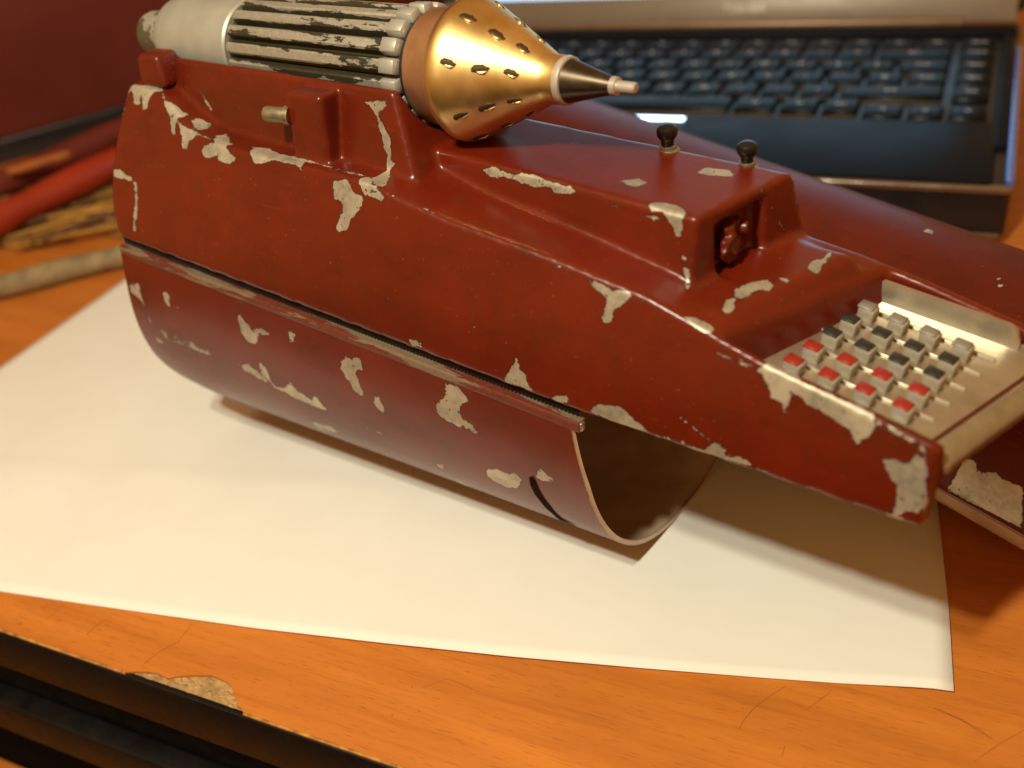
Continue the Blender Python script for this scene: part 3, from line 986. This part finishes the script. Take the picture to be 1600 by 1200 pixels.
# bracket along the far edge: thin upstand with a rolled top and rounded front end
vs, fs = [], []
NBK = 30
for i in range(NBK + 1):
    s = i / NBK
    u = 42.5 + (77.0 - 42.5) * s
    hgt = 4.3
    if s > .93:
        hgt = 4.3 * math.sqrt(max(.02, 1 - ((s - .93) / .07) ** 2 * .9))
    zb_ = floor_z(u) - .3
    for dv, dz in ((6.6, 0), (7.0, hgt * .55), (7.6, hgt), (8.6, hgt + .15), (8.7, hgt - .3), (8.2, 0)):
        vs.append((u, dv - .02 * (u - 42), zb_ + dz))
for i in range(NBK):
    for k in range(6):
        a, b = i * 6 + k, i * 6 + (k + 1) % 6
        fs.append((a, b, b + 6, a + 6))
fs += [tuple(range(6))[::-1], tuple(range(NBK * 6, NBK * 6 + 6))]
br = link('keypad_bracket', mesh('keypad_bracket', vs, fs), G, M['silver'])
br.data.set_sharp_from_angle(angle=math.radians(35))
# bare front lip of the shell
vs, fs = [], []
NLp = 26
for i in range(NLp + 1):
    v = -35.0 + (12.5 + 35.0) * i / NLp
    for du, dz in ((-4.1, -.35), (-3.4, -.1), (-1.0, -.75), (.15, -2.0), (.55, -3.4), (-1.5, -4.0), (-4.1, -2.0)):
        u = lip_u(v) + du
        vs.append((u, v, floor_z(u) + dz))
m_ = 7
for i in range(NLp):
    for k in range(m_):
        a, b = i * m_ + k, i * m_ + (k + 1) % m_
        fs.append((a, a + m_, b + m_, b))
fs += [tuple(range(m_)), tuple(range(NLp * m_, NLp * m_ + m_))[::-1]]
link('front_lip', mesh('front_lip', vs, fs), G, M['lip'])

# ---- lump of paint-covered mechanism in the box opening
bm = bmesh.new()
bmesh.ops.create_icosphere(bm, subdivisions=4, radius=1)
for vv in bm.verts:
    p = vv.co.copy()
    n_ = .18 * math.sin(p.y * 7 + 1) * math.cos(p.z * 6) + .12 * math.sin(p.z * 11 + p.y * 3)
    ring = .55 if abs(p.z - .25 * p.y) < .22 else 1.0
    vv.co = Vector((p.x * 1.7 * (1 + n_) * ring, p.y * 5.6 * (1 + n_), p.z * 4.6 * (1 + n_))) * MM
link('socket_lump', bm_mesh('socket_lump', bm), G, M['red_plain'], (21.6 * MM, -12.4 * MM, 102.8 * MM), (0, -.1, .2))
lm = lathe('socket_stud', [(-2, 1.5), (1.2, 1.5), (1.6, 1.1), (1.6, .5)], 16)
link('socket_stud', lm, G, M['red_plain'], (21.6 * MM, -16.0 * MM, 101.0 * MM), (0, 0, -.2))
link('socket_stud', lm, G, M['red_plain'], (22.3 * MM, -9.4 * MM, 104.4 * MM), (0, 0, .3))

# ---- red cap at the rear, peg by the switch block
link('red_cap', box_mesh('red_cap', 11.2, 9.5, 8.8, 1.4, 4, .78), G, M['red_plain'], (-147.0 * MM, -30.5 * MM, 126.6 * MM), (0, 0, .1))
pegm = lathe('peg', [(-7.0, .6), (-7.0, 1.7), (-6.4, 2.0), (-1.4, 2.0), (-1.1, 2.4), (0.3, 2.4), (.3, 1)], 20)
link('peg', pegm, G, M['brass'], (-86.5 * MM, -36.0 * MM, 125.8 * MM), (0, .08, .35))
# ---- knobs on the box
knb = lathe('knob_base', [(0, 3.2), (.5, 3.3), (.9, 3.0), (1.1, 2.3), (1.9, 2.3), (2.1, 1.9)], 24, 'z')
knh = lathe('knob_head', [(1.8, 1.7), (3.4, 1.75), (4.2, 2.3), (4.9, 2.75), (5.9, 2.85), (6.9, 2.6), (7.5, 1.9), (7.8, .8), (7.85, .2)], 24, 'z')
knb.materials.append(M['brass'])
knh.materials.append(M['knob'])
for (u, v, z, sc) in ((-2.6, 3.2, 112.8, .86), (16.6, 4.6, 111.2, .80)):
    b_ = link('knob', knb, G, None, (u * MM, v * MM, z * MM), (.04, 0, .3))
    h_ = link('knob_head', knh, b_, None, (0, 0, 0))
    b_.scale = (sc, sc, sc)

# ---- rocket
RV, RZ = -12.0, 133.0


def rk(name, prof, mat, n=56, parent=None, angle=35):
    me = lathe(name, prof, n, 'x', angle)
    return link(name, me, G, mat, (0, RV * MM, RZ * MM)) if parent is None else link(name, me, parent, mat)


rk('rocket_rear_cap', [(-176, .2), (-176, 5.2), (-175.2, 6.4), (-173.6, 6.9), (-160.5, 6.9), (-160, 5)], M['cap'])
rk('rocket_collar', [(-161, 4), (-161, 8.8), (-160.2, 10.2), (-158.1, 11.5), (-154.6, 12.4), (-150, 12.8), (-124, 12.9), (-123.3, 12.4), (-123.2, 8)], M['pale'])
rb_o = rk('rocket_body', [(-123.3, 8), (-123.3, 11.0), (-57.5, 11.2), (-57.5, 8)], M['core'])
NR = 18
rib_bm = bmesh.new()
L0, L1 = -121.0, -58.5
prof = [(-1.75, -1.2), (-1.6, .6), (-1.35, 1.75), (-.9, 2.1), (.9, 2.1), (1.35, 1.75), (1.6, .6), (1.75, -1.2)]
rings = []
for x, sc in ((L0 - .9, .75), (L0, 1.0), (L1 - .9, 1.0), (L1, .86)):
    rings.append([rib_bm.verts.new((x * MM, y * sc * MM, z * sc * MM)) for y, z in prof])
for a_, b_ in zip(rings, rings[1:]):
    for k in range(len(prof)):
        k2 = (k + 1) % len(prof)
        rib_bm.faces.new((a_[k], a_[k2], b_[k2], b_[k]))
rib_bm.faces.new(rings[0])
rib_bm.faces.new(rings[-1][::-1])
rib_me = bm_mesh('rib', rib_bm, True, 22)
rib_me.materials.append(M['rib'])
nose_me = box_mesh('rib_end', 5.8, 3.9, 3.4, .22, 1, .84)
nose_me.materials.append(M['pale'])
for k in range(NR):
    t = 2 * math.pi * (k + .3) / NR
    r = link('rib', rib_me, rb_o, None, (0, 11.4 * math.sin(t) * MM, 11.4 * math.cos(t) * MM), (-t, 0, 0))
    link('rib_end', nose_me, rb_o, None, (-60.0 * MM, 10.9 * math.sin(t) * MM, 10.9 * math.cos(t) * MM), (-t, 0, 0))
rk('rocket_gap_ring', [(-58.2, 8), (-58.2, 12.4), (-55.2, 12.4), (-55.2, 8)], M['black'])
rk('rocket_copper_ring', [(-56.0, 8), (-56.0, 12.9), (-55.3, 13.5), (-47.3, 13.8), (-46.8, 13.3), (-46.8, 8)], M['copper'])
cone = rk('rocket_cone', [(-47.4, 9), (-47.4, 14.4), (-46.9, 15.4), (-45.6, 16.2), (-44, 16.4), (-42.4, 15.9), (-35, 12.2), (-28, 8.6), (-22.5, 5.75), (-21.4, 5.4), (-19.2, 5.3), (-18.7, 4.9), (-18.7, 3)], M['gold'], 72)
# punched slots: dark hole and a torn bright lip
slot_bm = bmesh.new()
bmesh.ops.create_icosphere(slot_bm, subdivisions=2, radius=1)
for vv in slot_bm.verts:
    w = 1.15 * 1 + .25 * math.sin(vv.co.x * 5) + .15 * math.cos(vv.co.y * 7)
    vv.co = Vector((vv.co.x * 2.2 * MM, (vv.co.y * .72 * w * (1 - .35 * vv.co.x) + .15 * math.sin(vv.co.x * 9)) * MM, vv.co.z * .22 * MM))
slot_me = bm_mesh('vent_slot', slot_bm)
slot_me.materials.append(M['hole'])
lip_bm = bmesh.new()
bmesh.ops.create_icosphere(lip_bm, subdivisions=2, radius=1)
for vv in lip_bm.verts:
    vv.co = Vector((vv.co.x * (1.45 + .3 * math.sin(vv.co.y * 4)) * MM, (vv.co.y * .42 + .35 * vv.co.x ** 2) * MM, vv.co.z * .36 * (1 + .4 * math.sin(vv.co.x * 6)) * MM))
lip_me = bm_mesh('slot_lip', lip_bm)
lip_me.materials.append(M['gold'])
for row in range(8):
    t = 2 * math.pi * (row + .45) / 8
    for ci, ax in enumerate((-39.6, -33.0, -26.9)):
        ax2 = ax + random.uniform(-.6, .6)
        r_ = np.interp(ax2, [-42.4, -35, -28, -22.5], [15.9, 12.2, 8.6, 5.75])
        tt = t + random.uniform(-.06, .06)
        nrm_a = math.atan2(15.9 - 5.75, 42.4 - 22.5)
        sc = (1.0, .95, .82)[ci] * random.uniform(.9, 1.12)
        Mx = Matrix.Rotation(tt, 4, 'X') @ Matrix.Translation((ax2 * MM, 0, r_ * MM)) @ Matrix.Rotation(nrm_a, 4, 'Y') @ Matrix.Rotation(random.uniform(-.2, .2), 4, 'Z')
        s_ = link('vent_slot', slot_me, cone)
        s_.matrix_local = Mx @ Matrix.Diagonal((sc, sc, sc, 1))
        p_ = link('slot_lip', lip_me, cone)
        p_.matrix_local = Mx @ Matrix.Translation((.35 * MM, -.85 * MM * sc, -.02 * MM)) @ Matrix.Diagonal((sc, sc, sc, 1))
rk('rocket_neck_ring', [(-18.9, 3), (-18.9, 5.1), (-18.2, 5.35), (-17.2, 5.2), (-17.0, 4.7), (-17.0, 3)], M['bright'])
thr = [(-17.1, 3), (-17.1, 4.75)]
x = -17.0
while x < -6.2:
    r_ = np.interp(x, [-17, -6], [4.75, 1.75])
    thr += [(x, r_), (x + .22, r_ - .13)]
    x += .45
thr += [(-6.0, 1.7), (-6.0, .5)]
rk('rocket_nose', thr, M['dark_metal'], 40, angle=60)
rk('rocket_tip', [(-6.3, 1.0), (-6.3, 2.0), (-5.0, 1.9), (-4.9, 1.25), (-.9, 1.2), (-.5, .9), (-.45, .1)], M['bright'], 24)

# ------------------------------------------------------------------ gauntlet B, lying behind
BH = TH + math.radians(-18.0)
ob = gw(66, 62.5, 0)
B = thing('gauntlet', 'plain red gauntlet with smooth rounded shell lying behind the rocket gauntlet', 'gauntlet', tuple(ob), BH)
RB, ZB = 41.0, 25.0


def bshell(s, ph, off=0.0):
    r = (RB - off) * (1 - .00022 * s)
    return (s, -r * math.cos(ph), ZB + r * math.sin(ph))


vs, fs = [], []
NS_, NP_ = 150, 70
for i in range(NS_ + 1):
    s = -215 + (95 + 215) * i / NS_
    for j in range(NP_ + 1):
        vs.append(bshell(s, math.pi * j / NP_))
for i in range(NS_):
    for j in range(NP_):
        a = i * (NP_ + 1) + j
        fs.append((a, a + NP_ + 1, a + NP_ + 2, a + 1))
bm_e = mesh('upper_shell', vs, fs)
Vb = np.array(vs)
pb_ = np.stack([Vb[:, 0], np.arctan2(Vb[:, 2] - ZB, -Vb[:, 1]) * RB], 1)
set_attr(bm_e, 'chip', chip_field(pb_, CHIPS_B))
bs = link('upper_shell', bm_e, B, M['red_shaded'])
md = bs.modifiers.new('thickness', 'SOLIDIFY')
md.thickness = .002
md.offset = -1 if False else -1
# lower half, set in a little
vs, fs = [], []
for i in range(41):
    s = -211 + (90 + 211) * i / 40
    for j in range(33):
        ph = math.pi * j / 32
        vs.append((s, -(RB - 4.5) * math.cos(ph), ZB + 1.0 - (ZB + .7) * math.sin(ph) ** .8))
for i in range(40):
    for j in range(32):
        a = i * 33 + j
        fs.append((a, a + 1, a + 34, a + 33))
link('lower_shell', mesh('lower_shell', vs, fs), B, M['inner'])
for sgn in (-1, 1):
    link('seam_rail', box_mesh('seam_rail', 300, 2.2, 3.0, .5), B, M['rail'], (-60 * MM, sgn * 38.6 * MM, (ZB - 2.2) * MM))

# ------------------------------------------------------------------ laptop
LP = thing('laptop', 'dark glossy open laptop with lit blue bar behind the red gauntlets', 'laptop', (-.163, .385, 0))
M['deck'] = plain('laptop_deck', (0.008, 0.009, 0.012), .38, .0, .15, 40, .02, spec=.04)
M['lapkey'] = plain('laptop_key', (0.007, 0.0075, 0.009), .25, 0, .1, spec=.04)
M['bezel'] = plain('laptop_bezel', (0.27, 0.225, 0.175), .42, .2, .05, 60)
M['hinge'] = plain('laptop_hinge_strip', (0.30, 0.20, 0.13), .4, .5, .1)
M['trim'] = plain('laptop_chrome_trim', (0.30, 0.26, 0.22), .25, .9, .05)
M['lapside'] = plain('laptop_side', (0.010, 0.010, 0.010), .35, 0, .1)
M['well'] = plain('keyboard_well', (0.012, 0.012, 0.014), .4, 0, .1)
M['gold_edge'] = plain('key_front_edge', (0.17, 0.11, 0.04), .4, .3, .1)
M['legend'] = plain('key_legend', (0.85, 0.80, 0.74), .5)
M['led'] = plain('led_bar', (0.8, .9, 1), .4, emit=(0.55, 0.75, 1.0), emis=6.0)
M['blue_reflect'] = plain('blue_side_reflection', (0.12, 0.20, 0.62), .25, .3, .1, coat=.5)  # bluish reflection on the laptop's right edge, put into the trim colour
# LX, LY relative to laptop empty (world minus -163, 385)


def lslab(name, x0, x1, y0, y1, z0, z1, mat, bev=1.0, parent=LP, seg=3):
    return link(name, box_mesh(name, x1 - x0, y1 - y0, z1 - z0, bev, seg), parent, mat, ((x0 + x1) / 2 * MM, (y0 + y1) / 2 * MM, z0 * MM))


lslab('base', -180, 180, 1.5, 222, 4, 25.5, M['lapside'], 3)
lslab('palm_rest', -178.5, 173, 1.0, 68, 22, 28, M['deck'], 2.6)
lslab('front_trim', -180, 180, 0, 4.0, 23.5, 27.0, M['trim'], 1.6)
lslab('lower_front_trim', -178, 178, -.4, 2.5, 5.0, 7.4, M['trim'], .8)
lslab('keyboard_well', -178, 173.0, 67, 194, 22, 25.6, M['well'], .6)
lslab('rear_deck', -178, 178, 193, 212, 22, 28.4, M['deck'], 1.5)
lslab('side_deck', 171.2, 177.0, 40, 193, 22, 28.0, M['deck'], .8)
lslab('blue_reflection_trim', 177.2, 180.6, 6, 172, 20, 28.3, M['blue_reflect'], 1.2)
lslab('led_bar', -14, 34.5, 57.2, 61.4, 27.2, 28.35, M['led'], .3)
lslab('touchpad', -35, 55, 8, 54, 27, 28.12, M['deck'], .1)
for sx in (-150, 150):
    lslab('foot', sx - 8, sx + 8, 20, 36, 0.0, 4.5, M['black'], 1)
    lslab('foot', sx - 8, sx + 8, 180, 196, 0.0, 4.5, M['black'], 1)
# keys: rows as (y0, depth, [(x0, x1, legend)...]) in world X
rows = []


def run(x1, labels, pitch=19.05):
    out = []
    for k, lb in enumerate(reversed(labels)):
        out.append((x1 - pitch * (k + 1), x1 - pitch * k, lb))
    return out


NAV = (-11.9, 5.8)
rows.append((452.5 + 0, 17.5, [(-29.4, -12.1, 'v'), (-49.0, -29.6, '<'), (NAV[0], NAV[1], '>')]))
rows.append((457.5, 18.5, [(-67.8, -49.2, 'Ctrl'), (-87.8, -67.8, 'Fn'), (-110, -87.8, 'Alt'), (-214, -110, '')] + run(-214, ['Ctrl', 'Fn', '@', 'Alt'], 27)))
rows.append((477.3, 18.6, [(-63, -14, 'Shift')] + run(-63, list('ZXCVBNM,./')) + [(-300, -253.6, 'Shift'), (NAV[0], NAV[1], 'End')]))
rows.append((496.6, 18.6, [(-34, -14, 'Enter')] + run(-34, list("ASDFGHJKL;'#")) + [(-300, -262.8, 'Caps'), (NAV[0], NAV[1], 'PgDn')]))
rows.append((515.8, 18.6, [(-40, -14, 'Enter')] + run(-40, list('QWERTYUIOP[]')) + [(-300, -268.8, 'Tab'), (NAV[0], NAV[1], 'PgUp')]))
rows.append((535.0, 18.6, [(-52, -14, 'Back')] + run(-52, list('`1234567890-=')) + [(NAV[0], NAV[1], 'Home')]))
rows.append((554.4, 13.5, run(-14, ['Esc', 'F1', 'F2', 'F3', 'F4', 'F5', 'F6', 'F7', 'F8', 'F9', 'F10', 'F11', 'F12', 'Ins', 'Del'], 18.9) + [(NAV[0], NAV[1], 'Pause')]))
cache = {}
tcache = {}


def text_mesh(s, size):
    if (s, size) in tcache:
        return tcache[(s, size)]
    cu_ = bpy.data.curves.new('txt', 'FONT')
    cu_.body = s
    cu_.size = size * MM
    cu_.align_x = 'CENTER'
    cu_.align_y = 'CENTER'
    cu_.extrude = .00004
    to = bpy.data.objects.new('txt', cu_)
    COL.objects.link(to)
    bpy.context.view_layer.update()
    me = bpy.data.meshes.new_from_object(to.evaluated_get(bpy.context.evaluated_depsgraph_get()))
    bpy.data.objects.remove(to)
    tcache[(s, size)] = me
    return me


for y0, dp, ks in rows:
    for x0, x1, lb in ks:
        w = x1 - x0 - 1.3
        key = (round(w, 1), dp)
        if key not in cache:
            bm = bmesh.new()
            hw, hd = w / 2, (dp - 1.4) / 2
            P = [(-hw, -hd, 0), (hw, -hd, 0), (hw, hd, 0), (-hw, hd, 0), (-hw + 1.7, -hd + 1.5, 3.4), (hw - 1.7, -hd + 1.5, 3.4), (hw - 1.7, hd - 1.1, 3.7), (-hw + 1.7, hd - 1.1, 3.7)]
            bv_ = [bm.verts.new(tuple(c * MM for c in p)) for p in P]
            for fi, f_ in enumerate(((0, 3, 2, 1), (4, 5, 6, 7), (0, 1, 5, 4), (1, 2, 6, 5), (2, 3, 7, 6), (3, 0, 4, 7))):
                bm.faces.new([bv_[i] for i in f_])
            bmesh.ops.bevel(bm, geom=list(bm.edges), offset=.4 * MM, segments=2, profile=.5, affect='EDGES')
            cache[key] = bm_mesh('laptop_key', bm, True, 45)
            cache[key].materials.append(M['lapkey'])
        k = link('key', cache[key], LP, None, (((x0 + x1) / 2 + 163) * MM, (y0 + dp / 2 - 385) * MM, 25.2 * MM), (random.uniform(-.02, .02), random.uniform(-.02, .02), 0))
        if lb:
            me = text_mesh(lb, 5.0 if len(lb) == 1 else 3.2)
            if not me.materials:
                me.materials.append(M['legend'])
            link('key_legend', me, k, None, (0, .5 * MM, 3.72 * MM))
        lm_ = cache.setdefault(('edge', key), None)
        if lm_ is None:
            lm_ = box_mesh('key_front', key[0] - 1.2, .5, .9, .15)
            lm_.materials.append(M['gold_edge'])
            cache[('edge', key)] = lm_
        if y0 < 460 or random.random() < .15:
            link('key_front', lm_, k, None, (0, (-(dp - 1.4) / 2 - .15) * MM, .15 * MM))
# lid
tilt = math.radians(18)
LIDY, LIDZ = 211.0, 28.6


def lid_part(name, me, mat, x, up, out, rot=(0, 0, 0)):
    """x across, up along the lid from the hinge, out = toward the viewer from the lid's front face"""
    y = LIDY + up * math.sin(tilt) - out * math.cos(tilt)
    z = LIDZ + up * math.cos(tilt) + out * math.sin(tilt)
    o = link(name, me, LP, mat, (x * MM, y * MM, z * MM))
    o.rotation_euler = (math.radians(90) - tilt, 0, 0)
    return o


def flat_box(name, sx, sy, sz, bev):
    me = box_mesh(name, sx, sy, sz, bev)
    return me


scr = NT('screen_glow')
sv = scr.coords((1, 1, 1))
br_ = scr.n('ShaderNodeTexBrick')
scr.l(sv, br_.inputs['Vector'])
br_.inputs['Scale'].default_value = 9
br_.inputs['Color1'].default_value = (.06, .28, .38, 1)
br_.inputs['Color2'].default_value = (.34, .50, .62, 1)
br_.inputs['Mortar'].default_value = (.45, .65, .85, 1)
scr.set('Base Color', (.02, .02, .02))
scr.set('Emission Color', br_.outputs['Color'])
scr.set('Emission Strength', 2.0)
lid_part('lid', flat_box('lid', 360, 252, 7, 2), M['lapside'], 0, 126 + 6, -8)
lid_part('bezel', flat_box('bezel_bottom', 352, 16.8, 2.2, .6), M['bezel'], 0, 8.9, -.8)
lid_part('bezel', flat_box('bezel_top', 352, 14, 2.2, .6), M['bezel'], 0, 248, -.8)
lid_part('bezel', flat_box('bezel_side', 11, 212, 2.1, .6), M['bezel'], -170.5, 134, -.85)
lid_part('bezel', flat_box('bezel_side', 11, 212, 2.1, .6), M['bezel'], 170.5, 134, -.85)
lid_part('screen', flat_box('screen', 330, 224.2, .8, .1), scr.m, 0, 129.6, -.2)
lt = text_mesh('TOSHIBA', 6.2)
if not lt.materials:
    lt.materials.append(plain('logo_grey', (0.66, 0.60, 0.54), .35, .4))
lid_part('logo', lt, None, 28.5, 9.6, 1.45)
hs = lathe('hinge_strip', [(-150, 1), (-150, 2.6), (-149, 3), (149, 3), (150, 2.6), (150, 1)], 24, 'x')
link('hinge_strip', hs, LP, M['hinge'], (0, 208 * MM, 30.0 * MM))

# ------------------------------------------------------------------ things at the left
# maroon panel behind, standing on the desk
pa = np.array([-620.0, 352.0])
pb = np.array([-300.0, 800.0])
dl = pb - pa
PN = thing('cabinet_panel', 'dark maroon upright panel at the back left of the desk', 'panel', tuple(np.append((pa + pb) / 2, 0) * MM), math.atan2(dl[1], dl[0]))
L_ = np.linalg.norm(dl) + 300
link('board', box_mesh('board', L_, 16, 480, 1.5), PN, M['maroon'], (0, 8 * MM, 14 * MM))
link('base_strip', box_mesh('base_strip', L_, 10, 15, 1.0), PN, M['lapside'], (0, 2 * MM, 0.2 * MM))


def rod_thing(name, label, cat, p0, p1, r, mat, bend=0.0, group=None, n=12, jit=.06):
    p0, p1 = np.array(p0, float), np.array(p1, float)
    pts, rs = [], []
    for i in range(n + 1):
        t = i / n
        p = p0 + (p1 - p0) * t
        p[2] += bend * math.sin(math.pi * t)
        p[1] += 1.2 * math.sin(t * 9 + p0[0])
        pts.append(p)
        rs.append(r * (1 + .07 * math.sin(t * 13 + p0[0])))
    rs[0] *= .9
    rs[-1] *= .9
    o = link(name, tube(name, pts, rs, 16, jit), None, mat)
    tag(o, label, cat, group)
    return o


rod_thing('red_tube', 'thick bright red tube lying on straw at left of the gauntlet', 'tube', LEFT['t1'][0], LEFT['t1'][1], 8.5, M['red_tube'])
rod_thing('red_tube', 'dull red tube lying behind the bright one below the maroon panel', 'tube', LEFT['t2'][0], LEFT['t2'][1], 7.5, M['dull_red'])
o = rod_thing('orange_highlight', 'orange strip forming the painted highlight on the dull red tube at the panel', 'strip', LEFT['o'][0], LEFT['o'][1], 2.6, M['orange'])  # added piece: the tube's orange highlight given as a coloured strip
rod_thing('wooden_stick', 'straight grey-brown wooden stick lying on the desk left of the gauntlet', 'stick', LEFT['s'][0], LEFT['s'][1], 5.6, M['stick'])
ST = thing('straw_bundle', 'flat yellow straw bundle with dark twigs under the red tubes', 'straw', tuple(np.array(LEFT['m']) * MM))
base = np.array(LEFT['m'], float)
for k in range(46):
    ang = math.radians(random.gauss(28, 16)) if k % 6 else math.radians(random.gauss(62, 8))
    c = np.array([random.uniform(-85, 60), random.uniform(-26, 34), random.uniform(1.5, 7)])
    ln = random.uniform(28, 60)
    d = np.array([math.cos(ang), math.sin(ang), random.uniform(-.04, .04)])
    a0, a1 = c - d * ln, c + d * ln
    a0[2] = max(1.3, a0[2])
    a1[2] = max(1.3, a1[2])
    me = tube('straw_stalk', [a0, c, a1], [1.2, 1.6, 1.2], 6)
    link('straw_stalk' if k % 6 else 'twig', me, ST, M['straw'] if k % 6 else M['twig'])
vs, fs = [], []
for i in range(21):
    for j in range(9):
        x = -110 + 190 * i / 20
        vs.append((x, -34 + 8 * math.sin(i * 1.3) * (j == 0) + 62 * j / 8 + x * .45, .6 + 1.0 * random.random()))
for i in range(20):
    for j in range(8):
        a = i * 9 + j
        fs.append((a, a + 9, a + 10, a + 1))
link('straw_mat', mesh('straw_mat', vs, fs), ST, M['straw'])
